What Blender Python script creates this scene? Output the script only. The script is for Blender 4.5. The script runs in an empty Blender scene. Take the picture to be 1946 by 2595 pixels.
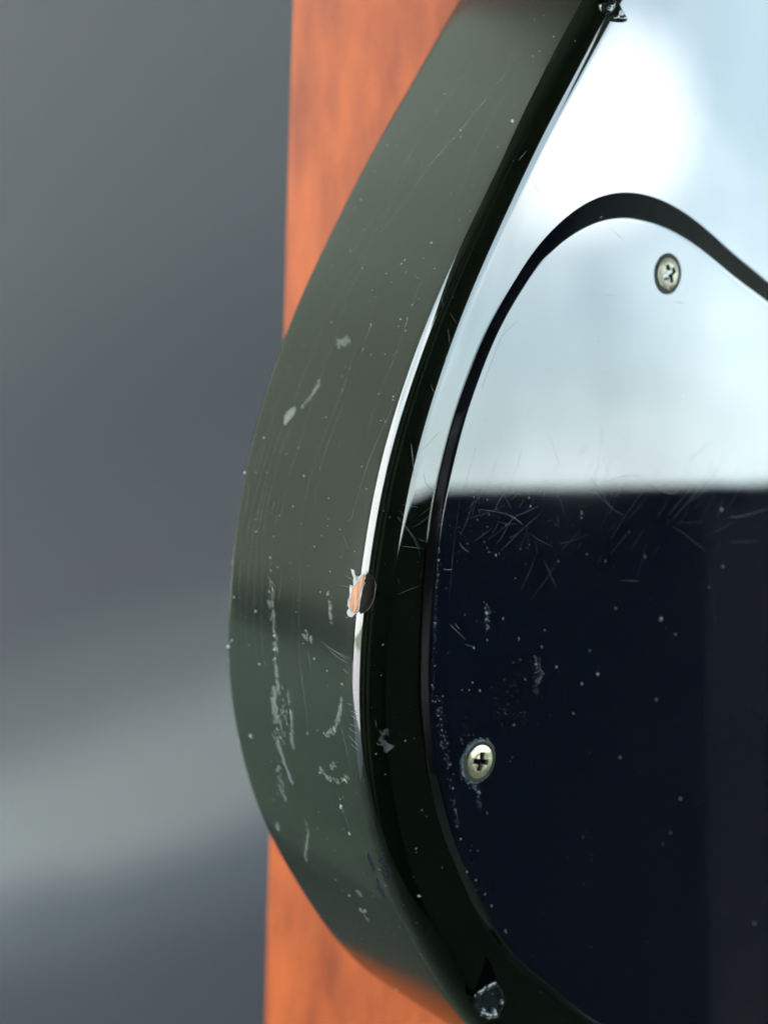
import bpy, bmesh, math, random, bisect
from mathutils import Vector, Matrix, noise
from mathutils.geometry import delaunay_2d_cdt
random.seed(7)
sc = bpy.context.scene
# ---------------------------------------------------------------- camera, world, sun, exposure
CAM_Z = 0.95
MW = Matrix(((0.99072, 0.0, -0.13591), (0.02760, 0.97917, 0.20118), (0.13307, -0.20306, 0.97008)))   # camera (right, forward, up) -> world
cam = bpy.data.objects.new('camera', bpy.data.cameras.new('camera')); sc.collection.objects.link(cam)
rt, fw, up = MW.col[0].normalized(), MW.col[1].normalized(), MW.col[2].normalized()
R3 = Matrix((rt, up, -fw)).transposed(); cam.matrix_world = Matrix.Translation((0, 0, CAM_Z)) @ R3.to_4x4()
cd = cam.data; cd.sensor_fit = 'VERTICAL'; cd.sensor_height = 24; cd.sensor_width = 18; cd.lens = 24 * 3400 / 2595
cd.clip_start = 0.01; cd.clip_end = 500
cd.dof.use_dof = True; cd.dof.focus_distance = 0.203; cd.dof.aperture_fstop = cd.lens / 3.3
sc.camera = cam

SUN_EL, SUN_AZ = math.radians(57), Vector((0.62, -0.78, 0)).normalized()
w = bpy.data.worlds.new('World'); sc.world = w; w.use_nodes = True
nt = w.node_tree; N = nt.nodes; Lk = nt.links
bg = N['Background']; bg.inputs['Strength'].default_value = 0.15
sky = N.new('ShaderNodeTexSky'); sky.sky_type = 'NISHITA'; sky.sun_disc = False
sky.sun_elevation = SUN_EL; sky.sun_rotation = math.atan2(SUN_AZ.x, SUN_AZ.y); sky.dust_density = 1.5; sky.air_density = 1.0
geo = N.new('ShaderNodeTexCoord')
mp = N.new('ShaderNodeMapping'); mp.inputs['Scale'].default_value = (1.5, 1.5, 2.2); mp.inputs['Location'].default_value = (0.3, .18, 0.6)
nz = N.new('ShaderNodeTexNoise'); nz.inputs['Scale'].default_value = 1.6; nz.inputs['Detail'].default_value = 5; nz.inputs['Roughness'].default_value = 0.45
cr = N.new('ShaderNodeValToRGB'); cr.color_ramp.elements[0].position = 0.40; cr.color_ramp.elements[1].position = 0.68
cm = N.new('ShaderNodeMapRange'); cm.inputs[3].default_value = .80; cm.inputs[4].default_value = .98          # thin to thick overcast
cc = N.new('ShaderNodeMixRGB'); cc.inputs[1].default_value = (5.1 * .60, 5.1 * .80, 5.1 * .86, 1); cc.inputs[2].default_value = (5.1 * 1.45, 5.1 * 1.6, 5.1 * 1.62, 1)
mx = N.new('ShaderNodeMixRGB')
mp2 = N.new('ShaderNodeMapping'); mp2.inputs['Scale'].default_value = (9, 9, 1.6); n2 = N.new('ShaderNodeTexNoise'); n2.inputs['Scale'].default_value = 1.3; n2.inputs['Detail'].default_value = 3
r2 = N.new('ShaderNodeMapRange'); r2.inputs[1].default_value = .35; r2.inputs[2].default_value = .65; r2.inputs[3].default_value = .82; r2.inputs[4].default_value = 1.14
hs = N.new('ShaderNodeMixRGB'); hs.inputs[2].default_value = (5.1 * 1.9, 5.1 * 2.0, 5.1 * 2.0, 1)      # the bright cloud
vm2 = N.new('ShaderNodeVectorMath'); vm2.operation = 'SCALE'
Lk.new(geo.outputs['Generated'], mp.inputs[0]); Lk.new(mp.outputs[0], nz.inputs['Vector']); Lk.new(nz.outputs['Fac'], cr.inputs[0])
Lk.new(cr.outputs[0], cm.inputs[0]); Lk.new(cr.outputs[0], cc.inputs[0])
Lk.new(cm.outputs[0], mx.inputs[0]); Lk.new(sky.outputs[0], mx.inputs[1]); Lk.new(geo.outputs['Generated'], mp2.inputs[0]); Lk.new(mp2.outputs[0], n2.inputs['Vector']); Lk.new(n2.outputs['Fac'], r2.inputs[0]); Lk.new(cc.outputs[0], vm2.inputs[0]); Lk.new(r2.outputs[0], vm2.inputs['Scale']); Lk.new(vm2.outputs[0], hs.inputs[1]); Lk.new(hs.outputs[0], mx.inputs[2])
nm = N.new('ShaderNodeVectorMath'); nm.operation = 'NORMALIZE'; dt = N.new('ShaderNodeVectorMath'); dt.operation = 'DOT_PRODUCT'; dt.inputs[1].default_value = (.9625, -.0800, .262)
hr = N.new('ShaderNodeMapRange'); hr.interpolation_type = 'SMOOTHSTEP'; hr.inputs[1].default_value = math.cos(math.radians(5.2)); hr.inputs[2].default_value = 1.0; hr.inputs[3].default_value = 0; hr.inputs[4].default_value = .7
Lk.new(geo.outputs['Generated'], nm.inputs[0]); Lk.new(nm.outputs[0], dt.inputs[0]); Lk.new(dt.outputs['Value'], hr.inputs[0]); Lk.new(hr.outputs[0], hs.inputs[0]); Lk.new(mx.outputs[0], bg.inputs['Color'])
sl = bpy.data.lights.new('sun', 'SUN'); sl.energy = 5.0; sl.angle = math.radians(0.5); sl.color = (1, .95, .88)
so = bpy.data.objects.new('sun', sl); sc.collection.objects.link(so)
sdir = Vector((SUN_AZ.x * math.cos(SUN_EL), SUN_AZ.y * math.cos(SUN_EL), math.sin(SUN_EL)))
so.rotation_euler = sdir.to_track_quat('Z', 'Y').to_euler(); so.location = sdir * 20
sc.view_settings.view_transform = 'Standard'; sc.view_settings.look = 'None'; sc.view_settings.gamma = 1
sc.view_settings.exposure = 4.35
sc.render.engine = 'CYCLES'

# ---------------------------------------------------------------- helpers
def link(o, parent=None, **pr):
    sc.collection.objects.link(o)
    if parent: o.parent = parent
    for k, v in pr.items(): o[k] = v
    return o
def mesh_obj(name, verts, faces, mat, parent=None, smooth=False, **pr):
    me = bpy.data.meshes.new(name); me.from_pydata([tuple(v) for v in verts], [], faces); me.update()
    if smooth: me.polygons.foreach_set('use_smooth', [True] * len(me.polygons))
    if mat: me.materials.append(mat)
    return link(bpy.data.objects.new(name, me), parent, **pr)
def newmat(name):
    m = bpy.data.materials.new(name); m.use_nodes = True
    return m, m.node_tree, m.node_tree.nodes['Principled BSDF']
def simple(name, col, rough=.5, ior=1.5, var=0, scale=5, bump=0, alpha=1, metal=0, stretch=(1, 1, 1)):
    m, t, b = newmat(name); b.inputs['Base Color'].default_value = (*col, 1); b.inputs['Roughness'].default_value = rough
    b.inputs['IOR'].default_value = ior; b.inputs['Metallic'].default_value = metal; b.inputs['Alpha'].default_value = alpha
    if var or bump:
        tc = t.nodes.new('ShaderNodeTexCoord'); ma = t.nodes.new('ShaderNodeMapping'); ma.inputs['Scale'].default_value = stretch
        n = t.nodes.new('ShaderNodeTexNoise'); n.inputs['Scale'].default_value = scale; n.inputs['Detail'].default_value = 6
        t.links.new(tc.outputs['Object'], ma.inputs[0]); t.links.new(ma.outputs[0], n.inputs['Vector'])
        if var:
            r = t.nodes.new('ShaderNodeValToRGB'); e = r.color_ramp.elements; e[0].position = .3; e[1].position = .7
            e[0].color = (*[c * (1 - var) for c in col], 1); e[1].color = (*[c * (1 + var) for c in col], 1)
            t.links.new(n.outputs['Fac'], r.inputs[0]); t.links.new(r.outputs[0], b.inputs['Base Color'])
        if bump:
            bu = t.nodes.new('ShaderNodeBump'); bu.inputs['Strength'].default_value = bump; bu.inputs['Distance'].default_value = .001
            t.links.new(n.outputs['Fac'], bu.inputs['Height']); t.links.new(bu.outputs[0], b.inputs['Normal'])
    return m
def box(name, lo, hi, mat, **pr):
    v = [(x, y, z) for x in (lo[0], hi[0]) for y in (lo[1], hi[1]) for z in (lo[2], hi[2])]
    f = [(0, 1, 3, 2), (4, 6, 7, 5), (0, 4, 5, 1), (2, 3, 7, 6), (0, 2, 6, 4), (1, 5, 7, 3)]
    return mesh_obj(name, v, f, mat, **pr)

# ---------------------------------------------------------------- unseen surroundings; walls and pale pieces added for what the lacquer reflects
m_ground = simple('floor_concrete', (.112, .142, .105), .8, var=.15, scale=9)
m_sage = simple('added_wall_sage', (.042, .053, .042), .85, var=.12, scale=3)
m_dark = simple('added_wall_dark', (.012, .013, .014), .8, var=.3, scale=2, stretch=(6, 6, .3))
m_brown = simple('added_wall_brown', (.035, .022, .016), .8, var=.4, scale=2, stretch=(8, 8, .3))
m_white = simple('added_reflector_white', (.82, .83, .86), .7, var=.04, scale=2)
m_roof = simple('roof_underside', (.02, .018, .015), .8, var=.2, scale=4)
box('ground', (-40, -40, -.3), (40, 40, 0), m_ground, kind='structure')
box('added_wall_left', (-2.75, .33, .0), (-2.6, 7.0, 12.0), m_sage, kind='structure')  # unseen wall, added so the guitar's side reflects grey-green
box('added_wall_front', (-2.75, 7.002, .0), (6.0, 7.15, 12.0), m_sage, kind='structure')  # unseen too, added to carry the grey-green reflection further round
box('added_wall_back', (-1.2, -.72, .0), (1.3, -.6, 2.35), m_brown, kind='structure')  # unseen dark wall, added to darken what the rim and bevel reflect
box('added_wall_right', (1.25, -4.0, .0), (1.37, 4.0, .919), m_dark, kind='structure')  # unseen low wall, added as the dark edge below the reflected sky
wo = box('added_white_reflector', (-.15, -4.2, .0), (0, .0, 2.3), m_white, kind='structure'); wo.location = (-3.3, .38, 0); wo.rotation_euler.z = math.radians(-25)  # unseen sunlit reflector, added for the white streak along the rim
box('roof', (-1.7, -.75, 2.352), (3.35, .28, 2.5), m_roof, kind='structure')
box('roof', (-1.3, .282, 2.354), (3.72, 5.3, 2.502), m_roof, kind='structure')
m_slab = simple('added_slab_pale', (.34, .34, .37), .8, var=.1, scale=5)
box('added_pale_slab', (-3.2, -4.0, .0), (-1.0, .25, .006), m_slab, kind='structure')  # unseen pale slab, added to carry the rim streak lower down
m_strip = simple('added_strip_paint', (.42, .40, .40), .6, var=.1, scale=3)
for x0_, x1_ in ((-.62, -.58), (-.30, -.262), (-.20, -.185)): box('added_pale_strip', (x0_, -.599, .0), (x1_, -.575, 2.34), m_strip, kind='structure')  # unseen strips, added for thin pale lines beside the rim streak
box('added_grey_panel', (1.215, .24, .0), (1.249, .70, .919-.02), simple('added_panel_paint', (.045, .045, .05), .7, var=.2, scale=4), kind='structure')  # unseen panel, added for a faint lighter band reflected in the pickguard

# ---------------------------------------------------------------- traced outlines and marks (mm)
OUTLINE = [[28.21, -88.71], [24.02, -82.6], [20.18, -78.08], [16.89, -73.16], [13.42, -68.36], [9.96, -62.87], [5.94, -54.82], [3.92, -49.05], [1.74, -42.1], [0.13, -35.27], [-0.65, -29.98], [-0.9, -24.72], [-1.03, -17.48], [-0.29, -5.83], [0.97, 4.86], [3.24, 14.61], [5.75, 22.07], [8.64, 30.66], [12.6, 39.32], [17.76, 49.8], [23.03, 60.5], [29.78, 71.76], [36.03, 83.14], [47, 101], [62, 119], [84, 134], [112, 143], [145, 144], [180, 136], [215, 124], [250, 122], [285, 128], [310, 118], [326, 90], [330, 50], [322, 10], [322, -40], [330, -85], [322, -122], [298, -142], [260, -140], [215, -130], [170, -124], [125, -124], [92, -119.5], [68, -113], [53, -106.5], [43, -101], [35, -95]]
GUARD_IN = [[71.29, -100.98], [55.36, -92.27], [43.97, -83.37], [35.64, -77.06], [28.09, -68.89], [23.63, -61.85], [20.14, -56.47], [17.08, -50.5], [14.4, -43.87], [12.63, -37.72], [11.04, -30.88], [10.2, -24.25], [9.85, -16.92], [9.76, -6.06], [10.05, -0.39], [10.58, 2.89], [11.31, 7.26], [12.34, 11.17], [13.05, 15.01], [14.2, 17.78], [16.56, 24.53], [19.87, 31.17], [23.36, 35.96], [26.38, 40.27], [30.86, 43.83], [36.33, 47.02], [42.17, 48.81], [47.59, 49.27], [54.96, 48.66], [63.77, 46.19], [73.24, 42.23], [85.15, 37.93]]
GUARD_OUT = [[9.38, -6.27], [10.3, 7.1], [11.91, 13.77], [13.45, 18.21], [16.27, 24.46], [18.68, 29.59], [22.19, 34.87], [25.68, 40.23], [29.42, 44.7], [34.72, 48.96], [41.11, 51.87], [47.9, 53.61], [56.0, 53.72], [64.76, 51.89], [76.14, 48.27], [86.14, 44.2]]
SCREWS = [[56.44, 41.25], [22.14, -40.36]]
GUARD_SCRATCH = [[0.081, [[42.01, 6.1], [45.11, 3.29], [47.94, 0.82], [50.92, -0.35]]], [0.062, [[41.79, 3.65], [44.04, 3.1], [47.97, 0.62]]], [0.074, [[45.94, 5.4], [48.64, 6.02], [51.42, 6.45], [54.89, 6.31]]], [0.093, [[56.19, 5.35], [61.17, 3.71], [63.61, 3.57], [65.06, 4.07]]], [0.081, [[51.03, 5.09], [48.29, 2.36]]], [0.062, [[56.28, 4.77], [53.23, 1.61], [50.28, -1.9], [48.38, -4.6]]], [0.099, [[69.52, 5.33], [66.16, 2.87], [62.66, -0.36]]], [0.099, [[72.55, 6.19], [68.08, 2.47], [63.72, -1.37]]], [0.062, [[72.23, 4.14], [67.58, 1.66]]], [0.056, [[33.41, 5.04], [35.0, 2.65], [36.68, -0.33]]], [0.05, [[21.72, 4.53], [22.92, 2.57], [24.61, 0.59]]], [0.062, [[24.44, 4.2], [22.39, 2.92], [20.74, 0.41]]], [0.062, [[17.39, 0.59], [21.24, 0.23], [24.74, -0.49], [27.39, -1.95]]], [0.093, [[23.99, -0.38], [25.78, -0.96], [27.39, -1.95]]], [0.05, [[21.66, -1.31], [23.9, -1.75], [25.86, -1.69]]], [0.062, [[30.55, 1.15], [27.4, 0.05], [24.8, -1.03], [22.72, -4.27]]], [0.05, [[31.19, 0.05], [26.99, -2.86], [22.93, -6.08]]], [0.043, [[32.64, -7.75], [34.48, -10.04], [36.38, -12.73]]], [0.05, [[63.87, -2.38], [68.46, -4.25], [73.94, -7.0]]], [0.112, [[79.48, -0.81], [84.77, -0.48], [91.35, 0.89]]], [0.099, [[13.49, -17.41], [15.25, -18.75], [17.04, -20.11]]], [0.074, [[14.4, -17.28], [15.69, -18.42]]], [0.124, [[13.95, -4.33], [14.76, -5.4], [16.24, -6.14]]], [0.124, [[11.2, -8.67], [12.13, -8.83], [13.04, -8.79]]], [0.05, [[74.87, -8.9], [77.05, -14.62], [79.09, -21.48]]], [0.037, [[13.49, 2.15], [12.98, -5.2], [12.86, -13.65]]], [0.062, [[52.72, -3.09], [48.69, -6.94]]], [0.05, [[30.31, 3.17], [31.17, 4.46]]], [0.05, [[25.42, 4.21], [26.11, 2.59]]], [0.043, [[40.4, 10.21], [39.02, 10.54]]], [0.037, [[29.05, -3.25], [31.21, -4.38], [34.45, -5.54]]], [0.037, [[20.58, -2.45], [17.01, -4.55]]], [0.037, [[40.48, -2.98], [36.64, -6.33]]], [0.056, [[77.57, 2.95], [76.6, 0.86]]], [0.081, [[16.88, -20.82], [18.83, -21.31]]], [0.05, [[51.6, -11.7], [56.87, -12.07]]], [0.062, [[80.21, -5.43], [89.68, -5.35]]], [0.043, [[17.49, 3.94], [16.43, 0.76], [16.35, -0.65]]], [0.043, [[25.51, 9.8], [25.22, 8.89]]], [0.072, [[41.6, 46.9], [44.57, 45.62]]], [0.06, [[41.36, 36.19], [44.69, 36.37]]], [0.072, [[58.72, 36.72], [61.79, 36.77]]], [0.048, [[19.48, 27.76], [22.61, 30.53]]], [0.048, [[20.25, 29.61], [18.31, 25.17], [16.06, 19.32]]], [0.054, [[13.96, 3.51], [14.95, 4.96]]]]
FACE_SCRATCH = [[0.07, [[107.1, 6.56], [105.39, 5.91], [102.4, 4.82]]], [0.05, [[106.76, 4.32], [108.4, 3.36], [110.36, 2.22]]], [0.06, [[106.8, 5.4], [106.4, 4.73]]], [0.05, [[106.0, 5.41], [105.6, 4.83]]], [0.06, [[103.2, 3.08], [101.6, 2.18], [101.2, 1.16], [100.6, 0.08]]], [0.05, [[95.68, 6.16], [95.2, 5.85], [93.6, 3.67], [91.2, 1.38], [89.6, 0.77]]], [0.05, [[94.36, 3.11], [95.6, 1.28], [97.0, 0.09]]], [0.06, [[92.69, 1.65], [92.44, 0.61], [92.35, 0.06]]], [0.05, [[91.24, 4.89], [91.2, 2.54], [91.2, 0.23]]], [0.055, [[97.6, 5.72], [97.6, 5.08]]], [0.04, [[96.19, 2.4], [98.25, 0.07]]], [0.035, [[99.7, 5.71], [98.8, 4.86]]], [0.035, [[101.2, 0.31], [101.09, 1.74]]], [0.04, [[101.66, 0.11], [101.82, 0.08]]], [0.04, [[100.4, 2.46], [100.44, 3.49]]], [0.04, [[100.29, 3.95], [99.2, 3.54]]], [0.035, [[96.8, 6.15], [96.0, 5.25], [95.24, 4.33]]], [0.04, [[107.6, 0.14], [107.2, 0.55]]], [0.05, [[104.44, 1.02], [104.12, 0.11]]], [0.04, [[97.71, 4.46], [97.6, 2.76]]], [0.035, [[106.4, 1.21], [106.6, 0.7]]], [0.045, [[128.31, 7.26], [127.2, 5.63]]], [0.045, [[126.0, 6.74], [123.6, 5.42]]], [0.045, [[122.21, 5.59], [120.8, 5.17]]], [0.045, [[116.8, 6.36], [115.2, 4.95]]], [0.045, [[134.04, 17.74], [133.32, 16.25]]], [0.045, [[130.4, 9.39], [128.84, 8.49]]], [0.045, [[107.08, 6.54], [102.4, 4.68]]], [0.045, [[95.51, 5.95], [92.29, 1.85], [91.2, 1.14]]], [0.045, [[83.6, 4.28], [85.13, 0.06]]], [0.045, [[86.4, 4.68], [85.2, 4.05]]], [0.045, [[62.4, 6.68], [63.6, 6.88]]], [0.045, [[88.01, 0.05], [86.22, 0.08]]], [0.06, [[173.97, 10.69], [176.06, 10.18]]], [0.06, [[157.92, 6.86], [155.77, 7.31]]], [0.06, [[154.4, 3.95], [153.6, 1.73], [153.23, 0.05]]]]
SIDE_SCRATCH = [[0.045, [[74.0, 19.45], [73.2, 15.83], [72.8, 11.43]]], [0.045, [[73.6, 18.06], [72.4, 14.97], [72.0, 11.83]]], [0.045, [[73.2, 15.83], [72.4, 11.85]]], [0.045, [[85.2, 14.53], [84.8, 12.33]]], [0.045, [[83.6, 15.25], [83.6, 12.95]]], [0.045, [[65.6, 12.25], [65.6, 10.44]]], [0.045, [[70.4, 11.72], [70.8, 13.08]]], [0.045, [[61.6, 11.94], [61.2, 9.71]]], [0.045, [[60.4, 12.12], [59.2, 9.73]]], [0.045, [[59.16, 11.82], [58.4, 9.67]]], [0.045, [[62.4, 11.51], [62.36, 9.91]]], [0.045, [[63.96, 11.11], [63.37, 9.56]]], [0.045, [[64.68, 11.31], [64.4, 9.68]]], [0.05, [[95.6, 14.97], [94.0, 14.87], [93.6, 15.44], [93.6, 15.95]]], [0.05, [[121.2, 14.55], [120.0, 15.59]]], [0.05, [[115.2, 11.27], [112.4, 11.36], [110.0, 11.94], [102.4, 13.77], [96.0, 14.64]]], [0.05, [[118.21, 26.71], [117.6, 26.67]]], [0.05, [[94.0, 36.76], [92.8, 37.05]]], [0.05, [[91.2, 16.38], [89.2, 14.56]]]]
SIDE_LINES = [[0.05, [[186.8, 15.79], [177.6, 20.02], [172.98, 20.93], [164.0, 23.75], [155.4, 27.94], [148.0, 29.84], [141.8, 32.65], [133.2, 33.13], [127.65, 36.85]]], [0.05, [[179.6, 30.87], [168.8, 33.65], [160.8, 35.02], [150.8, 35.17], [143.2, 37.17], [134.4, 37.56]]], [0.05, [[190.2, 27.89], [178.04, 34.84], [166.8, 33.98]]], [0.05, [[186.9, 19.61], [174.72, 22.86]]], [0.05, [[166.4, 16.72], [155.6, 16.77], [144.5, 15.32], [135.72, 15.35]]], [0.05, [[175.2, 17.75], [163.2, 17.72], [152.0, 17.64]]], [0.05, [[158.5, 33.42], [150.8, 33.44], [141.96, 33.66], [128.4, 32.76]]], [0.045, [[141.6, 34.57], [136.4, 34.78], [131.2, 36.06], [126.8, 37.14], [121.6, 36.87], [115.32, 37.71], [110.8, 37.84]]], [0.045, [[140.1, 16.13], [134.0, 15.64], [129.2, 15.26], [123.48, 14.98], [118.8, 14.96], [112.0, 15.78], [106.0, 15.25], [101.2, 15.06]]], [0.045, [[131.2, 33.24], [122.0, 32.33], [114.0, 32.65], [106.0, 32.56], [99.2, 33.72], [91.2, 34.24]]], [0.045, [[125.6, 25.22], [119.6, 25.43], [112.8, 25.45], [106.0, 26.83], [99.09, 27.85], [92.0, 28.07], [84.18, 26.65]]], [0.045, [[118.68, 23.59], [112.4, 23.87], [106.8, 24.85], [100.68, 25.62], [92.4, 25.34]]], [0.045, [[121.6, 40.85], [114.8, 41.97], [108.4, 42.66], [100.4, 43.32], [92.99, 44.0]]], [0.045, [[108.0, 36.44], [102.4, 37.37], [96.4, 38.27], [90.8, 38.63], [83.89, 37.98]]], [0.045, [[106.4, 37.14], [100.8, 38.31], [95.79, 39.6], [89.2, 40.27], [82.0, 39.83]]], [0.045, [[107.2, 39.03], [101.2, 39.99], [94.4, 40.76], [87.6, 41.72], [80.4, 41.33]]], [0.045, [[107.81, 40.85], [100.4, 41.77], [93.2, 42.95], [87.2, 43.54], [81.6, 43.12]]], [0.045, [[134.0, 25.89], [128.4, 24.22], [123.2, 23.83], [118.68, 23.59]]], [0.045, [[96.0, 35.57], [88.4, 35.46], [81.6, 34.95]]], [0.045, [[106.0, 43.65], [97.2, 44.83], [88.4, 45.45], [81.12, 46.36]]], [0.045, [[84.8, 42.13], [79.2, 41.84], [72.0, 41.63], [67.2, 40.76]]], [0.045, [[85.2, 39.77], [79.55, 39.51], [73.2, 39.12], [67.2, 37.86]]], [0.045, [[84.8, 37.46], [78.4, 37.07], [72.0, 36.66], [66.0, 35.34]]], [0.045, [[84.8, 35.44], [82.4, 35.64]]], [0.045, [[85.6, 31.85], [78.0, 31.87]]], [0.045, [[86.99, 26.76], [80.4, 26.14], [72.4, 25.35], [68.36, 24.82], [61.2, 23.52], [57.81, 23.74]]], [0.045, [[80.0, 27.82], [73.2, 27.27]]], [0.045, [[72.4, 22.95], [67.31, 21.4]]], [0.045, [[64.18, 27.96], [60.4, 27.55], [53.6, 28.48]]], [0.045, [[84.4, 44.47], [77.2, 44.06], [70.28, 42.65]]], [0.045, [[48.8, 17.52], [42.0, 16.49]]], [0.045, [[62.0, 14.36], [58.0, 13.06], [54.68, 12.64]]]]
SIDE_DUST = [[98.0, 47.85, 0.34], [104.4, 43.74, 0.28], [75.26, 38.47, 0.31], [67.24, 47.54, 0.45], [68.74, 45.97, 0.21], [64.91, 49.05, 0.24], [52.0, 42.44, 0.38], [99.2, 29.64, 0.21], [46.4, 17.32, 0.38], [140.0, 17.38, 0.21], [126.59, 15.2, 0.14], [113.6, 11.97, 0.17], [113.08, 11.82, 0.14], [66.4, 37.15, 0.21], [82.18, 47.93, 0.21], [76.4, 45.69, 0.21], [49.6, 47.65, 0.21], [92.0, 34.57, 0.14], [94.0, 31.14, 0.14], [84.8, 35.64, 0.17], [22.35, 22.78, 0.28], [30.81, 5.69, 0.34], [88.4, 23.53, 0.14], [83.6, 33.16, 0.14], [79.6, 10.68, 0.14], [1039.81, 36.93, 0.21], [162.49, 11.81, 0.34], [134.8, 20.54, 0.12], [136.36, 22.58, 0.12], [137.01, 22.25, 0.12], [140.0, 17.36, 0.12], [137.2, 17.68, 0.12], [135.2, 13.72, 0.12], [128.8, 15.45, 0.12], [126.35, 16.97, 0.12], [125.48, 24.0, 0.12], [120.4, 17.53, 0.12], [113.8, 15.8, 0.12], [113.6, 11.95, 0.12], [109.65, 13.22, 0.12], [109.6, 12.14, 0.12], [96.4, 21.83, 0.12], [92.0, 17.44, 0.12], [89.2, 12.96, 0.12], [109.2, 27.63, 0.12], [103.6, 32.97, 0.12], [88.45, 35.28, 0.12], [90.4, 22.04, 0.12], [93.94, 31.2, 0.12], [85.2, 18.52, 0.12], [179.97, 13.2, 0.15], [177.2, 14.82, 0.11], [176.4, 15.83, 0.15], [162.7, 12.09, 0.27], [160.8, 23.26, 0.11], [140.0, 17.23, 0.15], [137.2, 17.63, 0.11], [126.4, 16.86, 0.15], [125.2, 23.83, 0.15], [145.6, 11.55, 0.11], [162.4, 24.45, 0.15], [157.6, 12.32, 0.08], [75.2, 38.56, 0.27], [67.38, 46.89, 0.34], [52.0, 42.54, 0.29], [68.4, 13.23, 0.29], [46.59, 17.11, 0.27], [41.6, 16.85, 0.25], [70.8, 20.92, 0.18], [69.6, 17.37, 0.13], [57.6, 23.78, 0.18], [51.23, 21.78, 0.22], [24.47, 25.97, 0.2], [49.2, 47.76, 0.13], [79.2, 34.83, 0.2], [72.22, 32.59, 0.27], [69.95, 32.43, 0.29], [68.4, 32.22, 0.22], [81.6, 20.47, 0.13], [74.8, 23.64, 0.16], [68.15, 46.8, 0.18], [66.4, 36.95, 0.13], [64.87, 47.43, 0.2], [63.32, 48.12, 0.13], [42.49, 48.06, 0.18], [70.8, 5.95, 0.09], [54.33, 6.06, 0.09], [58.0, 7.11, 0.11], [58.77, 1.81, 0.18], [58.6, 0.03, 0.13], [39.2, 3.46, 0.22], [38.51, 3.58, 0.18], [45.2, 0.65, 0.18], [43.6, 0.02, 0.18], [32.4, 0.02, 0.2]]
SIDE_SMEAR = [[[[122.0, 31.35], [122.4, 28.07]], 0.69, 60], [[[114.8, 32.34], [111.6, 34.03], [110.4, 35.44]], 0.41, 45], [[[108.0, 38.73], [109.6, 37.46]], 0.76, 90], [[[80.4, 33.96], [77.6, 34.26], [74.4, 32.88]], 0.76, 60], [[[74.4, 32.88], [70.4, 31.86], [67.09, 32.34]], 0.62, 40], [[[67.2, 31.92], [64.0, 31.71]], 0.41, 30], [[[64.44, 31.06], [61.2, 33.42], [57.2, 32.74]], 0.76, 110], [[[63.2, 28.66], [58.4, 28.31], [54.0, 29.05]], 0.34, 60], [[[53.6, 33.84], [50.4, 32.84], [46.4, 31.65]], 0.41, 110], [[[49.96, 34.62], [42.03, 36.37]], 1.1, 60], [[[34.82, 41.55], [32.8, 42.76]], 0.41, 25], [[[39.08, 30.27], [36.3, 31.25], [27.72, 36.83]], 0.28, 70], [[[66.0, 13.52], [63.2, 14.27], [60.4, 15.98], [58.4, 18.96]], 0.34, 80], [[[52.4, 21.67], [50.8, 20.15], [51.2, 16.22], [52.76, 13.63]], 0.34, 55], [[[21.95, 24.21], [19.17, 24.02]], 0.55, 25], [[[27.33, 22.18], [26.85, 20.9]], 0.41, 18], [[[82.0, 18.54], [78.4, 17.05], [77.2, 16.76]], 0.41, 30], [[[61.2, 30.27], [53.6, 33.62]], 1.38, 60], [[[74.0, 24.36], [73.5, 22.0]], 0.55, 15], [[[53.16, 18.15], [54.26, 17.05]], 0.28, 12]]
FACE_SMEAR = [[[[61.2, 5.95], [61.6, 3.88]], 0.41, 16], [[[60.09, 6.38], [58.8, 4.94]], 0.41, 28], [[[58.47, 5.38], [58.68, 4.12]], 0.28, 14]]
GUARD_SMEAR = [[[[20.87, -15.29], [22.0, -16.46]], 0.62, 30], [[[20.62, -17.52], [22.16, -17.97]], 0.83, 30], [[[32.64, -23.95], [34.1, -27.17], [33.39, -30.25]], 0.76, 110], [[[23.61, -30.94], [29.15, -34.54]], 1.38, 25], [[[9.98, -5.09], [10.5, -17.36], [11.16, -28.35]], 0.28, 90], [[[9.68, -2.23], [9.96, 1.33]], 0.41, 40], [[[14.33, -36.06], [16.6, -43.84], [18.82, -51.0]], 0.62, 70], [[[12.11, -28.43], [14.49, -37.57]], 0.83, 60], [[[27.03, -25.1], [31.28, -34.75]], 2.07, 30], [[[17.92, -33.43], [20.25, -36.69]], 1.38, 20], [[[19.91, -51.93], [26.45, -65.53], [32.65, -73.97]], 0.55, 25], [[[10.88, -2.95], [24.07, 0.64]], 2.07, 50], [[[15.05, -6.63], [46.0, -3.28]], 4.14, 60], [[[38.12, 48.31], [41.55, 47.27]], 0.97, 8], [[[16.63, -21.38], [64.36, -50.03]], 17.94, 90]]
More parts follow.
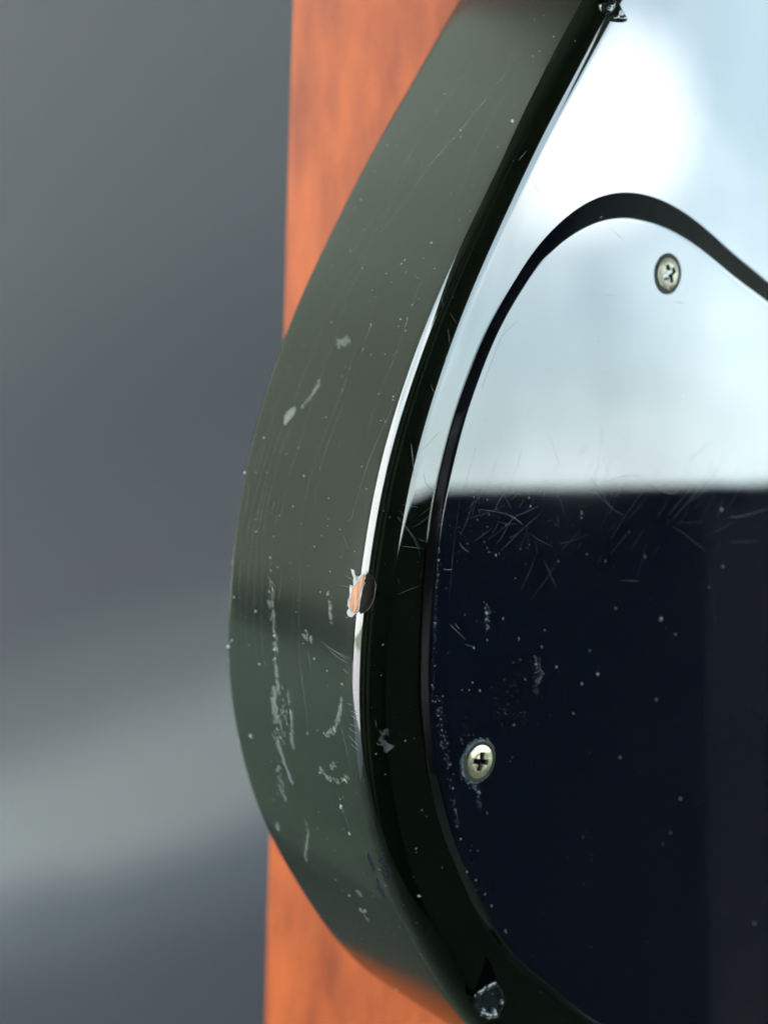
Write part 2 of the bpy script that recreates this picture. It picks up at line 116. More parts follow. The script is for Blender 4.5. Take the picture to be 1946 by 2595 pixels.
GUARD_DUST = [[51.12, -16.61, 0.24], [63.24, -19.07, 0.51], [24.67, -17.08, 0.27], [34.33, -19.52, 0.19], [28.56, -20.62, 0.27], [33.98, -22.26, 0.32], [45.59, -23.66, 0.3], [37.9, -25.96, 0.3], [48.1, -27.96, 0.3], [44.39, -29.36, 0.32], [18.64, -28.31, 0.19], [40.52, 0.05, 0.35], [40.63, -0.79, 0.27], [28.63, 1.15, 0.21], [28.11, 2.5, 0.21], [16.24, 2.52, 0.19], [20.9, -16.09, 0.27], [77.28, 0.66, 0.32], [79.27, -9.97, 0.38], [67.67, -22.1, 0.27], [36.06, -8.01, 0.21], [21.93, -6.71, 0.19], [21.62, -20.39, 0.21], [18.85, -21.49, 0.24], [19.23, -27.16, 0.21], [20.93, -28.57, 0.27], [12.1, -11.68, 0.16], [57.44, -7.7, 0.27], [47.47, -8.27, 0.16], [64.13, -33.84, 0.32], [75.94, -13.74, 0.21], [30.79, -27.51, 0.24], [52.21, 8.99, 0.11], [52.75, -3.29, 0.16], [26.64, -10.55, 0.13], [22.7, -45.57, 0.26], [24.83, -49.29, 0.19], [16.91, -44.11, 0.19], [19.46, -52.85, 0.19], [21.43, -58.62, 0.19], [23.59, -60.39, 0.21], [27.65, -65.54, 0.31], [31.38, -70.66, 0.31], [73.74, -53.49, 0.31], [55.91, -43.58, 0.28], [29.13, -35.03, 0.21], [42.94, -34.34, 0.21], [100.74, -82.84, 0.47], [71.91, -59.77, 0.23], [69.97, -61.62, 0.19], [41.26, -83.56, 0.21]]
CHIP_WOOD = [[86.27, 9.95], [85.73, 9.66], [85.2, 9.93], [84.8, 9.67], [84.4, 9.95], [83.6, 10.07], [82.8, 10.16], [82.0, 10.21], [81.2, 10.37], [80.8, 10.43], [80.0, 10.87], [80.0, 11.43], [80.4, 11.99], [80.8, 12.56], [81.6, 12.55], [82.8, 12.15], [83.6, 12.18], [84.0, 11.73], [84.52, 11.32], [85.2, 10.64], [85.6, 10.44]]
CHIP_EDGE = [[86.4, 10.13], [86.69, 9.58], [86.4, 9.38], [86.0, 9.67], [85.6, 9.55], [85.2, 9.81], [84.8, 9.55], [84.4, 9.78], [83.6, 9.91], [82.8, 9.97], [82.0, 10.07], [81.2, 10.08], [80.44, 10.19], [80.0, 10.64], [79.6, 11.18], [79.2, 11.54], [79.2, 12.11], [79.2, 12.54], [79.6, 12.98], [80.0, 12.94], [80.4, 12.56], [80.8, 12.97], [81.6, 13.05], [82.4, 12.66], [83.2, 12.94], [84.0, 12.92], [84.0, 12.53], [83.95, 12.3], [84.0, 12.07], [84.8, 12.28], [85.25, 12.28], [86.0, 12.97], [86.45, 13.19], [86.4, 12.76], [86.4, 12.23], [86.0, 12.14], [85.6, 11.67], [85.6, 11.07], [86.0, 10.52]]
CHIP_LENS = [[86.4, 9.75], [86.4, 9.09], [86.0, 8.47], [85.53, 8.04], [84.8, 7.84], [84.0, 7.85], [82.8, 7.89], [81.87, 8.15], [80.8, 8.66], [80.36, 9.2], [80.04, 9.87], [80.4, 10.11], [81.2, 10.08], [82.0, 10.07], [82.8, 9.97], [83.6, 9.91], [84.4, 9.78], [84.8, 9.62], [85.49, 9.75], [85.8, 9.6]]
LENS_RING = [[86.4, 9.75], [86.4, 9.09], [86.0, 8.47], [85.53, 8.04], [84.8, 7.84], [84.0, 7.85], [82.8, 7.89], [81.87, 8.15], [80.8, 8.66], [80.36, 9.2], [80.04, 9.87]]
DING = [[[40.88, 9.53], [40.77, 8.8], [39.15, 8.66], [36.8, 8.89], [34.4, 9.83], [34.2, 10.85], [37.2, 10.22], [39.2, 10.37]], [[39.6, 12.58], [38.03, 12.39], [36.7, 11.82], [35.31, 12.95], [36.92, 13.53], [38.72, 13.34]], [[34.71, 12.54], [33.12, 12.23], [30.94, 12.26], [29.99, 13.21], [31.26, 13.89], [33.17, 13.73]]]
FACE_DARK = [[[13.8, 0.03], [11.6, 0.02], [8.18, 0.03], [4.81, 0.6], [4.82, 2.02], [4.89, 4.48], [5.62, 5.89], [7.59, 6.57], [9.2, 5.98], [7.99, 5.6], [6.81, 4.96], [8.38, 2.49], [10.57, 0.06]]]
CRATER = [[30.32, -81.95]]
CRATER_BITS = [[31.51, -85.28, 0.8191062380790788, 0.8776138265132988], [29.08, -84.42, 0.4914637428474473, 0.725494096584327], [33.08, -83.98, 0.5850758843421991, 0.9361214149475187], [27.53, -82.4, 0.4095531190395394, 0.702091061210639], [32.53, -79.96, 0.46806070747375933, 0.46806070747375933]]
TOPCHIP = [[187.18, 5.9, 0.8509733007126902, 0.9218877424387477], [187.68, 3.11, 0.9218877424387477, 0.8509733007126902], [187.93, 4.66, 0.4254866503563451, 0.4254866503563451], [185.98, 6.61, 0.6382299755345175, 0.4254866503563451]]
LIFT = [[[186.34, 7.66], [187.2, 7.37], [187.6, 6.52], [188.4, 6.37], [188.8, 5.59], [187.6, 5.05], [186.42, 5.37], [185.63, 5.97], [185.6, 6.81]], [[187.6, 4.94], [188.86, 4.54], [188.4, 3.52], [188.4, 2.46], [188.02, 1.82], [187.11, 2.4], [186.0, 3.69], [185.2, 4.84], [185.66, 5.44], [186.77, 4.88]]]
CRATER_PATCH = [[26.71, -81.39], [29.43, -80.37], [31.54, -80.01], [33.41, -82.11], [34.2, -84.25], [33.22, -86.81], [30.85, -86.65], [28.38, -85.36], [26.57, -83.28]]
FLAKE = [[27.47, -67.56]]
# ---- shared geometry of the guitar body (millimetres in the face frame) ----
def smooth_curve(pts, step, passes, closed=True):
    n = len(pts); out = []
    for i in range(n if closed else n - 1):
        p0 = pts[(i - 1) % n] if closed or i > 0 else pts[i]
        p1 = pts[i]; p2 = pts[(i + 1) % n]
        p3 = pts[(i + 2) % n] if closed or i < n - 2 else p2
        L = math.hypot(p2[0] - p1[0], p2[1] - p1[1]); m = max(1, int(round(L / step)))
        for j in range(m):
            t = j / m; t2 = t * t; t3 = t2 * t
            out.append(tuple(.5 * (2 * p1[k] + (p2[k] - p0[k]) * t + (2 * p0[k] - 5 * p1[k] + 4 * p2[k] - p3[k]) * t2
                                   + (3 * p1[k] - p0[k] - 3 * p2[k] + p3[k]) * t3) for k in (0, 1)))
    if not closed: out.append(pts[-1])
    for _ in range(passes):
        N = len(out); new = list(out)
        for i in range(N):
            if not closed and (i == 0 or i == N - 1): continue
            a = out[(i - 1) % N]; b = out[i]; c = out[(i + 1) % N]
            new[i] = ((a[0] + 2 * b[0] + c[0]) / 4, (a[1] + 2 * b[1] + c[1]) / 4)
        out = new
    return out

class Rim:
    """outline of the body and its cross profile: at(s, q, lift) gives a point of the rim surface"""
    def __init__(self, pts, T, R, RB):
        self.p = smooth_curve(pts, 1.0, 110); N = len(self.p)
        self.s = [0.0]
        for i in range(N):
            a = self.p[i]; b = self.p[(i + 1) % N]; self.s.append(self.s[-1] + math.hypot(b[0] - a[0], b[1] - a[1]))
        self.L = self.s[-1]; self.nrm = []
        for i in range(N):
            a = self.p[i - 1]; b = self.p[(i + 1) % N]; dx, dy = b[0] - a[0], b[1] - a[1]; l = math.hypot(dx, dy)
            self.nrm.append((dy / l, -dx / l))       # pointing inwards (outline is clockwise when seen from the front)
        # profile: (inset, depth, psi) psi = angle of the normal from the side normal towards the face normal
        pr = []
        ps1 = math.radians(89); x = 0; z = 0
        crown = 4.5; steps = 9
        # crown part, walked from the face outwards
        pts_ = [(0.0, 0.0, math.pi / 2)]
        for k in range(1, steps + 1):
            ps = math.pi / 2 - (math.pi / 2 - ps1) * k / steps; pm = math.pi / 2 - (math.pi / 2 - ps1) * (k - .5) / steps
            dx = crown / steps; px, pz, _ = pts_[-1]; pts_.append((px - dx, pz + dx / math.tan(pm), ps))
        for k in range(1, 23):
            ps = ps1 * (1 - k / 22); ax = pts_[steps][0]; az = pts_[steps][1]
            pts_.append((ax - R * (math.cos(ps) - math.cos(ps1)), az + R * (math.sin(ps1) - math.sin(ps)), ps))
        self.inset0 = -pts_[-1][0]
        self.E = len(pts_) - 1; dz = pts_[-1][1]
        for k in range(1, 13): pts_.append((pts_[self.E][0], dz + (T - RB - dz) * k / 12, 0.0))
        bx, bz, _ = pts_[-1]
        for k in range(1, 9):
            ps = -math.pi / 2 * k / 8; pts_.append((bx + RB * (1 - math.cos(ps)), bz - RB * math.sin(ps), ps))
        self.prof = [(a + self.inset0, b, c) for a, b, c in pts_]
        self.q = [0.0]
        for i in range(1, len(self.prof)):
            a = self.prof[i - 1]; b = self.prof[i]; self.q.append(self.q[-1] + math.hypot(b[0] - a[0], b[1] - a[1]))
        self.qE = self.q[self.E]
    def out2(self, s):
        s %= self.L; i = min(bisect.bisect_right(self.s, s) - 1, len(self.p) - 1); f = (s - self.s[i]) / (self.s[i + 1] - self.s[i])
        j = (i + 1) % len(self.p); a, b = self.p[i], self.p[j]; m, n = self.nrm[i], self.nrm[j]
        v = (m[0] * (1 - f) + n[0] * f, m[1] * (1 - f) + n[1] * f); l = math.hypot(*v)
        return (a[0] * (1 - f) + b[0] * f, a[1] * (1 - f) + b[1] * f), (v[0] / l, v[1] / l)
    def cross(self, q):
        q = min(max(q, 0), self.q[-1] - 1e-6); i = max(0, bisect.bisect_right(self.q, q) - 1); i = min(i, len(self.q) - 2)
        f = (q - self.q[i]) / (self.q[i + 1] - self.q[i]); a, b = self.prof[i], self.prof[i + 1]
        return [a[k] * (1 - f) + b[k] * f for k in range(3)]
    def at(self, s, q, lift=0.0):
        p, n = self.out2(s); ins, dep, ps = self.cross(q); c, si = math.cos(ps), math.sin(ps)
        x = ins - c * lift
        return (p[0] + n[0] * x, p[1] + n[1] * x, -dep + si * lift)

def PANEL(u, v):
    w_ = v + .22 - .588 * u
    return .012 * math.tanh(w_ / .05) + .01 * math.sin(4 * u + 5 * v + 1)

# ---------------------------------------------------------------- materials of the guitar
def lacquer(name, col, ior, r0, r1, bump=.02, bscale=60):
    m, t, b = newmat(name); b.inputs['Base Color'].default_value = (*col, 1); b.inputs['IOR'].default_value = ior
    tc = t.nodes.new('ShaderNodeTexCoord'); n = t.nodes.new('ShaderNodeTexNoise'); n.inputs['Scale'].default_value = 40; n.inputs['Detail'].default_value = 4
    r = t.nodes.new('ShaderNodeMapRange'); r.inputs[1].default_value = .35; r.inputs[2].default_value = .75; r.inputs[3].default_value = r0; r.inputs[4].default_value = r1
    t.links.new(tc.outputs['Object'], n.inputs['Vector']); t.links.new(n.outputs['Fac'], r.inputs[0]); t.links.new(r.outputs[0], b.inputs['Roughness'])
    n2 = t.nodes.new('ShaderNodeTexNoise'); n2.inputs['Scale'].default_value = bscale; n2.inputs['Detail'].default_value = 2
    bu = t.nodes.new('ShaderNodeBump'); bu.inputs['Strength'].default_value = bump; bu.inputs['Distance'].default_value = .001
    t.links.new(tc.outputs['Object'], n2.inputs['Vector']); t.links.new(n2.outputs['Fac'], bu.inputs['Height']); t.links.new(bu.outputs[0], b.inputs['Normal'])
    return m
m_body = lacquer('body_lacquer', (.0009, .0022, .0009), 1.48, .015, .05, .02)
m_side = lacquer('side_lacquer', (.0010, .0026, .0012), 1.48, .16, .20, .01)
m_guard = lacquer('guard_plastic', (.0005, .0018, .0048), 1.48, .02, .06, .015, 35)
def wood_mat(name, c0, c1, scale, stretch, rough=.5):
    m, t, b = newmat(name); b.inputs['Roughness'].default_value = rough
    tc = t.nodes.new('ShaderNodeTexCoord'); ma = t.nodes.new('ShaderNodeMapping'); ma.inputs['Scale'].default_value = stretch
    n = t.nodes.new('ShaderNodeTexNoise'); n.inputs['Scale'].default_value = scale; n.inputs['Detail'].default_value = 8; n.inputs['Roughness'].default_value = .6
    r = t.nodes.new('ShaderNodeValToRGB'); e = r.color_ramp.elements; e[0].position = .32; e[1].position = .68; e[0].color = (*c0, 1); e[1].color = (*c1, 1)
    t.links.new(tc.outputs['Object'], ma.inputs[0]); t.links.new(ma.outputs[0], n.inputs['Vector']); t.links.new(n.outputs['Fac'], r.inputs[0]); t.links.new(r.outputs[0], b.inputs['Base Color'])
    return m
def translucent(name, col, rough, alpha):
    return simple(name, col, rough, alpha=alpha)
m_scr = translucent('scratch_haze', (.12, .14, .14), .45, .8)
m_scr_side = translucent('side_scratch_haze', (.30, .34, .30), .4, .20)
m_dust = simple('dust_grey', (.16, .18, .18), .35, var=.3, scale=900)
m_res = translucent('residue', (.135, .16, .15), .4, .48)
m_res_g = translucent('residue_on_plastic', (.09, .11, .125), .45, .6)
m_film = translucent('residue_film', (.16, .19, .18), .5, .10)
m_primer = simple('white_primer', (.11, .115, .11), .4, var=.6, scale=600, bump=.3)
m_rawwood = wood_mat('raw_wood', (.035, .007, .001), (.27, .105, .028), 2400, (1, .08, 1), .6)
m_lens = simple('chipped_lacquer', (.004, .003, .002), .45, 1.09, var=.6, scale=400, bump=.2)
m_ding = simple('dark_ding', (.002, .002, .006), .3, 1.25, bump=.4, scale=1500, var=.5)
m_metal = simple('zinc_screw', (.30, .27, .17), .38, metal=.8, var=.18, scale=500, bump=.25)
m_ring = simple('screw_hole_rim', (.016, .019, .011), .6, 1.2, var=.5, scale=900)
m_grime = translucent('grime', (.14, .16, .185), .5, .55)

# ---------------------------------------------------------------- the guitar
FRAME_R = MW @ Matrix(((math.cos(math.radians(38)), 0, 0), (math.sin(math.radians(38)), 0, 0), (0, 0, 0)))
t38, z7 = math.radians(38), math.radians(-7)
nc = Vector((math.sin(t38) * math.cos(z7), -math.cos(t38) * math.cos(z7), math.sin(z7))); e1c = Vector((math.cos(t38), math.sin(t38), 0)); e2c = nc.cross(e1c)
ew = [(MW @ v).normalized() for v in (e1c, e2c, nc)]
P0 = Vector((0, 0, CAM_Z)) + fw * .2
GM = Matrix.Translation(P0) @ Matrix((ew[0], ew[1], ew[2])).transposed().to_4x4()
guitar = bpy.data.objects.new('electric_guitar', None); guitar.empty_display_size = .05; guitar.matrix_world = GM
link(guitar, label='worn glossy black electric guitar body with chipped rim, leaning on an orange-brown board', category='guitar')
MM = .001
rim = Rim(OUTLINE, 42, 4.2, 2.2)
def rp(s, q, lift=0): return Vector(rim.at(s, q, lift)) * MM
HG = 1.5
def gp(a, b, lift=0): return Vector((a, b, HG + lift)) * MM
def fp(a, b, lift=0): return Vector((a, b, lift)) * MM

# body: sweep of the profile round the outline, face and back closed
NP_, NQ = len(rim.p), len(rim.prof)
V = []; Fc = []
for i in range(NP_):
    p, n = rim.p[i], rim.nrm[i]
    for ins, dep, ps in rim.prof: V.append(((p[0] + n[0] * ins) * MM, (p[1] + n[1] * ins) * MM, -dep * MM))
for i in range(NP_):
    j = (i + 1) % NP_
    for k in range(NQ - 1): Fc.append((i * NQ + k, i * NQ + k + 1, j * NQ + k + 1, j * NQ + k))
b0 = len(V)
for i in range(NP_):
    p, n = rim.p[i], rim.nrm[i]; ins = rim.prof[0][0] + .3; V.append(((p[0] + n[0] * ins) * MM, (p[1] + n[1] * ins) * MM, 0))
for i in range(NP_):
    j = (i + 1) % NP_; Fc.append((i * NQ, j * NQ, b0 + j, b0 + i))
Fc.append(tuple(b0 + i for i in reversed(range(NP_)))); Fc.append(tuple(i * NQ + NQ - 1 for i in range(NP_)))
body = mesh_obj('body', V, Fc, m_body, guitar, smooth=True)
body.data.materials.append(m_side)
for i_, f_ in enumerate(body.data.polygons):
    if i_ < NP_ * (NQ - 1) and i_ % (NQ - 1) >= rim.E: f_.material_index = 1
bmx = bmesh.new(); bmx.from_mesh(body.data); bmesh.ops.recalc_face_normals(bmx, faces=bmx.faces); bmx.to_mesh(body.data); bmx.free()

# pickguard: flat top, sloping bevel to the body face
gin = list(reversed(GUARD_IN)) if False else GUARD_IN
ext = [(110, 27.5), (140, 14), (175, 4), (215, 2), (250, -12), (268, -45), (262, -80), (235, -105), (195, -112), (150, -110), (112, -108), (88, -107)]
GI = smooth_curve(list(GUARD_IN) + ext, .8, 45)
GO_ = smooth_curve(GUARD_OUT, .5, 3, closed=False)
ng = len(GI); gn = []; gw = []
for i in range(ng):
    a, b = GI[i - 1], GI[(i + 1) % ng]; dx, dy = b[0] - a[0], b[1] - a[1]; l = math.hypot(dx, dy); gn.append((-dy / l, dx / l))
for i in range(ng):
    p = GI[i]; d = min(math.hypot(p[0] - o[0], p[1] - o[1]) for o in GO_)
    e = min(math.hypot(p[0] - o[0], p[1] - o[1]) for o in (GO_[0], GO_[-1]))
    if p[0] > GO_[-1][0] - 1: d = 4.6
    elif d >= e - 1e-3 and p[1] < 0: d = .9
    gw.append(min(max(d * (1.18 if d > 2.5 else 1), .85), 5.1))
for _ in range(160): gw = [(gw[i - 1] + 2 * gw[i] + gw[(i + 1) % ng]) / 4 for i in range(ng)]
PR = [(0, 0, 1)]; K = 8
GV = []; GF = []
for i in range(ng):
    x, y = GI[i]; nx, ny = gn[i]; ww = gw[i]
    for k in range(K + 1):                     # rounded shoulder then straight slope
        f = k / K; o = ww * f; z = HG - (HG - .06) * (f * .55 if f < .12 else .066 + .934 * (f - .12) / .88) * 1.0
        GV.append(((x + nx * o) * MM, (y + ny * o) * MM, z * MM))
    GV.append(((x + nx * (ww + .02)) * MM, (y + ny * (ww + .02)) * MM, .012 * MM))
    GV.append(((x - nx * .25) * MM, (y - ny * .25) * MM, HG * MM))
S_ = K + 3
for i in range(ng):
    j = (i + 1) % ng
    for k in range(K + 1): GF.append((i * S_ + k, j * S_ + k, j * S_ + k + 1, i * S_ + k + 1))
    GF.append((i * S_ + K + 2, j * S_ + K + 2, j * S_, i * S_))
GF.append(tuple(i * S_ + K + 2 for i in range(ng)))
guard = mesh_obj('pickguard', GV, GF, m_guard, guitar, smooth=True, label='scratched black pickguard with bevelled edge and two screws')
bmx = bmesh.new(); bmx.from_mesh(guard.data); bmesh.ops.recalc_face_normals(bmx, faces=bmx.faces); bmx.to_mesh(guard.data); bmx.free()

# screws
m_metal_dull = simple('dull_nickel_screw', (.115, .105, .075), .42, metal=.85, var=.3, scale=700, bump=.3)
def screw(center, ang, dish, label):
    v = []; f = []; RR, SG = 46, 120; rad = 2.75
    for i in range(RR + 1):
        r = rad * i / RR
        for j in range(SG):
            th = 2 * math.pi * j / SG; x, y = r * math.cos(th), r * math.sin(th)
            z = .40 * (1 - (r / rad) ** 2.2) + .12
            xr, yr = x * math.cos(ang) + y * math.sin(ang), -x * math.sin(ang) + y * math.cos(ang)
            d = 0
            for a, b in ((xr, yr), (yr, xr)):
                arm = 1.62 - abs(a); wd = .40 - abs(b)
                if arm > 0 and wd > -.08:
                    d = max(d, min(1.0, (wd + .08) / .14) * min(1.0, arm / .25) * (.75 + .55 * max(0, 1 - r / 1.1)))
            c0 = max(0, 1 - r / .62); d = max(d, min(1.5, c0 * 3.2))
            z -= d; z -= .07 * math.exp(-((r - 1.25) / .3) ** 2) * (1 - min(1, d))
            v.append(Vector((x, y, z)) * MM)
    for i in range(RR):
        for j in range(SG):
            k = (j + 1) % SG; f.append((i * SG + j, (i + 1) * SG + j, (i + 1) * SG + k, i * SG + k))
    b = len(v)
    for j in range(SG):
        th = 2 * math.pi * j / SG; v.append(Vector((rad * 1.01 * math.cos(th), rad * 1.01 * math.sin(th), -.2)) * MM)
    for j in range(SG):
        k = (j + 1) % SG; f.append((RR * SG + j, b + j, b + k, RR * SG + k))
    o = mesh_obj('screw', v, f, m_metal if dish else m_metal_dull, guard, smooth=True, label=label); o.location = gp(*center)
    # rim of the countersunk hole
    v = []; f = []
    for j in range(SG):
        th = 2 * math.pi * j / SG
        for r, z in ((2.76, .0), (2.95, .03), (3.15, .1), (3.32, .085), (3.5, .0)):
            rr = r + .05 * noise.noise(Vector((math.cos(th) * 2, math.sin(th) * 2, ang))); v.append(Vector((rr * math.cos(th), rr * math.sin(th), z)) * MM)
    for j in range(SG):
        k = (j + 1) % SG
        for q in range(4): f.append((j * 5 + q, k * 5 + q, k * 5 + q + 1, j * 5 + q + 1))
    o = mesh_obj('hole_rim', v, f, m_ring if not dish else m_ring, guard, smooth=True); o.location = gp(*center)
screw(SCREWS[0], math.radians(32), False, 'dull steel cross-head screw at the tip of the pickguard')
screw(SCREWS[1], math.radians(80), True, 'yellowish cross-head screw ringed by pale grime')

# ---- marks: ribbons, domes, patches on a surface function
def ribbon(V, F, fn, pts, wd, lift):
    if len(pts) < 2: return
    P = smooth_curve(pts, .6, 1, closed=False) if len(pts) > 2 else [tuple(pts[0][k] * (1 - i / 4) + pts[1][k] * i / 4 for k in (0, 1)) for i in range(5)]
    n = len(P)
    for i in range(n):
        a, b = P[max(0, i - 1)], P[min(n - 1, i + 1)]; dx, dy = b[0] - a[0], b[1] - a[1]; l = math.hypot(dx, dy) or 1
        t = i / (n - 1); w_ = wd * .5 * (.25 + .75 * math.sin(math.pi * min(1, max(0, t))) ** .5) * (.8 + .4 * random.random())
        nx, ny = -dy / l * w_, dx / l * w_; x, y = P[i]
        V += [fn(x + nx, y + ny, lift), fn(x, y, lift + wd * .35), fn(x - nx, y - ny, lift)]
    o = len(V) - 3 * n
    for i in range(n - 1):
        for k in (0, 1): F.append((o + i * 3 + k, o + i * 3 + k + 1, o + i * 3 + k + 4, o + i * 3 + k + 3))
def dome(V, F, fn, x, y, rx, ry, h, rot=0, seg=8, lift=.0, jag=.2):
    o = len(V); c, s = math.cos(rot), math.sin(rot)
    for lvl, (rr, hh) in enumerate(((1, 0), (.82, .62), (.45, .93))):
        for j in range(seg):
            th = 2 * math.pi * j / seg; k = rr * (1 + jag * (random.random() - .5)); u, v = rx * k * math.cos(th), ry * k * math.sin(th)
            V.append(fn(x + u * c - v * s, y + u * s + v * c, lift + h * hh))
    V.append(fn(x, y, lift + h))
    for l in (0, 1):
        for j in range(seg):
            k = (j + 1) % seg; F.append((o + l * seg + j, o + l * seg + k, o + (l + 1) * seg + k, o + (l + 1) * seg + j))
    for j in range(seg): F.append((o + 2 * seg + j, o + 2 * seg + (j + 1) % seg, o + 3 * seg))
def patch(fn, poly, lift, hfun=None, step=.22, jag=.0):
    """fills a closed outline in surface coordinates with a fine mesh that follows the surface"""
    P = []
    n = len(poly)
    for i in range(n):
        a, b = poly[i], poly[(i + 1) % n]; m = max(1, int(math.hypot(b[0] - a[0], b[1] - a[1]) / step * 1.5))
        for j in range(m):
            t = j / m; P.append(Vector((a[0] * (1 - t) + b[0] * t + random.uniform(-jag, jag), a[1] * (1 - t) + b[1] * t + random.uniform(-jag, jag))))
    x0, x1 = min(p.x for p in P), max(p.x for p in P); y0, y1 = min(p.y for p in P), max(p.y for p in P); nb = len(P)
    G = list(P); y = y0 + step / 2
    while y < y1:
        x = x0 + step / 2
        while x < x1:
            G.append(Vector((x + random.uniform(-.2, .2) * step, y))); x += step
        y += step
    vs, _, fs, _, _, _ = delaunay_2d_cdt(G, [(i, (i + 1) % nb) for i in range(nb)], [], 0, 1e-5)
    def inside(p):
        c = False; j = nb - 1
        for i in range(nb):
            if (P[i].y > p[1]) != (P[j].y > p[1]) and p[0] < (P[j].x - P[i].x) * (p[1] - P[i].y) / (P[j].y - P[i].y) + P[i].x: c = not c
            j = i
        return c
    V = [fn(v.x, v.y, lift + (hfun(v.x, v.y, min((v - p).length for p in P[::2])) if hfun else 0)) for v in vs]
    F = [f for f in fs if inside((sum(vs[k].x for k in f) / len(f), sum(vs[k].y for k in f) / len(f)))]
    return V, F

def gauss_path(pts, width):
    i = random.randrange(len(pts) - 1); t = random.random()
    # choose segment by length
    Ls = [math.hypot(pts[k + 1][0] - pts[k][0], pts[k + 1][1] - pts[k][1]) for k in range(len(pts) - 1)]; r = random.random() * sum(Ls)
    for k, l in enumerate(Ls):
        if r <= l: i = k; t = r / (l or 1); break
        r -= l
    return tuple(pts[i][k] * (1 - t) + pts[i + 1][k] * t + random.gauss(0, width * .5) for k in (0, 1))

V, F = [], []
for wd, P in GUARD_SCRATCH: ribbon(V, F, gp, P, wd * .8, .008)
for k in range(80):                      # hair-fine random scratches along the old wear zone
    x, y = random.uniform(12, 80), random.gauss(2, 6); a = random.gauss(.9, .5); l = random.uniform(.8, 3) if random.random() < .6 else random.uniform(4, 10)
    ribbon(V, F, gp, [(x, y), (x + math.cos(a) * l * .5 + .2, y + math.sin(a) * l * .5), (x + math.cos(a) * l, y + math.sin(a) * l + .3)], random.uniform(.02, .04), .006)
mesh_obj('scratch', V, F, m_scr, guard, kind='stuff', label='fine curved scratches across the pickguard')
V, F = [], []
for wd, P in FACE_SCRATCH: ribbon(V, F, rp, P, wd * .8, .01)
for wd, P in SIDE_SCRATCH: ribbon(V, F, rp, P, wd * .8, .01)
mesh_obj('scratch', V, F, m_scr, guitar, kind='stuff', label='hair-fine scratches along the rim')
V, F = [], []
for wd, P in SIDE_LINES: ribbon(V, F, rp, P, wd * 2.0, .01)
mesh_obj('polishing_line', V, F, m_scr_side, guitar, kind='stuff', label='long faint polishing lines that follow the curved side')

# chip through the lacquer on the rim
V, F = patch(rp, CHIP_LENS, .02, lambda x, y, d: -.0 + .05 * math.exp(-(d / .12) ** 2) + .02 * noise.noise(Vector((x * 3, y * 3, 0))))
mesh_obj('chipped_lacquer', V, F, m_lens, guitar, smooth=True)
V, F = patch(rp, CHIP_EDGE, .03, lambda x, y, d: .10 * math.exp(-((d - .15) / .15) ** 2) + .05 * noise.noise(Vector((x * 4, y * 4, 3))), .16, .03)
mesh_obj('chipped_primer', V, F, m_primer, guitar, smooth=True)
V, F = patch(rp, CHIP_WOOD, .17, lambda x, y, d: -.02 + .06 * noise.noise(Vector((x * .9, y * 9, 5))), .16, .04)
mesh_obj('exposed_wood', V, F, m_rawwood, guitar, smooth=False)
V, F = [], []
ribbon(V, F, rp, LENS_RING, .09, .03)
mesh_obj('chip_ring', V, F, m_scr, guitar)
for P in DING:
    V, F = patch(rp, P, .015, lambda x, y, d: .06 * noise.noise(Vector((x * 2.5, y * 2.5, 1))) * min(1, d * 4), .25, .05)
    mesh_obj('rim_ding', V, F, m_ding, guitar, smooth=True)
for P in FACE_DARK:
    V, F = patch(rp, P, .012, None, .5, .05)
    mesh_obj('shadow_patch', V, F, simple('shadow_patch', (.0003, .0004, .0003), .7, 1.04), guitar)  # shadow beside the bottom chip, drawn as a matte black patch
# crater at the bottom and lifted lacquer at the top of the rim
m_lift = simple('lifted_lacquer', (.006, .009, .009), .14, 1.45, bump=.1, scale=500)
V, F = patch(fp, CRATER_PATCH, .012, lambda x, y, d: .16 * math.exp(-((d - .45) / .3) ** 2) + .12 * noise.noise(Vector((x * 1.6, y * 1.6, 2))) * min(1, d * 3), .14, .05)
mesh_obj('lacquer_chip', V, F, m_lift, guitar, smooth=True)
V, F = [], []
for x, y, w_, h_ in CRATER_BITS[:3]: dome(V, F, fp, x, y, w_ * .5, h_ * .5, .5, rot=.3, seg=14, jag=.35, lift=.1)
mesh_obj('chip_bead', V, F, simple('chip_gloss', (.30, .36, .40), .2, 1.6), guitar, smooth=True)
for i, P in enumerate(LIFT):
    V, F = patch(rp, P, .012, lambda x, y, d: .5 * min(1, d / .5) ** .7 + .22 * noise.noise(Vector((x * 1.3, y * 1.3, 7 + i))) * min(1, d * 3), .13, .04)
    mesh_obj('lifted_lacquer', V, F, m_lift, guitar, smooth=True)
V, F = [], []
x, y = FLAKE[0]; dome(V, F, lambda a, b, l: fp(a, b, l + .75), x, y, 1.75, .55, .25, rot=math.radians(-58), seg=16, jag=.15)
mesh_obj('edge_flake', V, F, simple('pale_flake', (.26, .28, .22), .4, var=.5, scale=500), guitar, smooth=True)

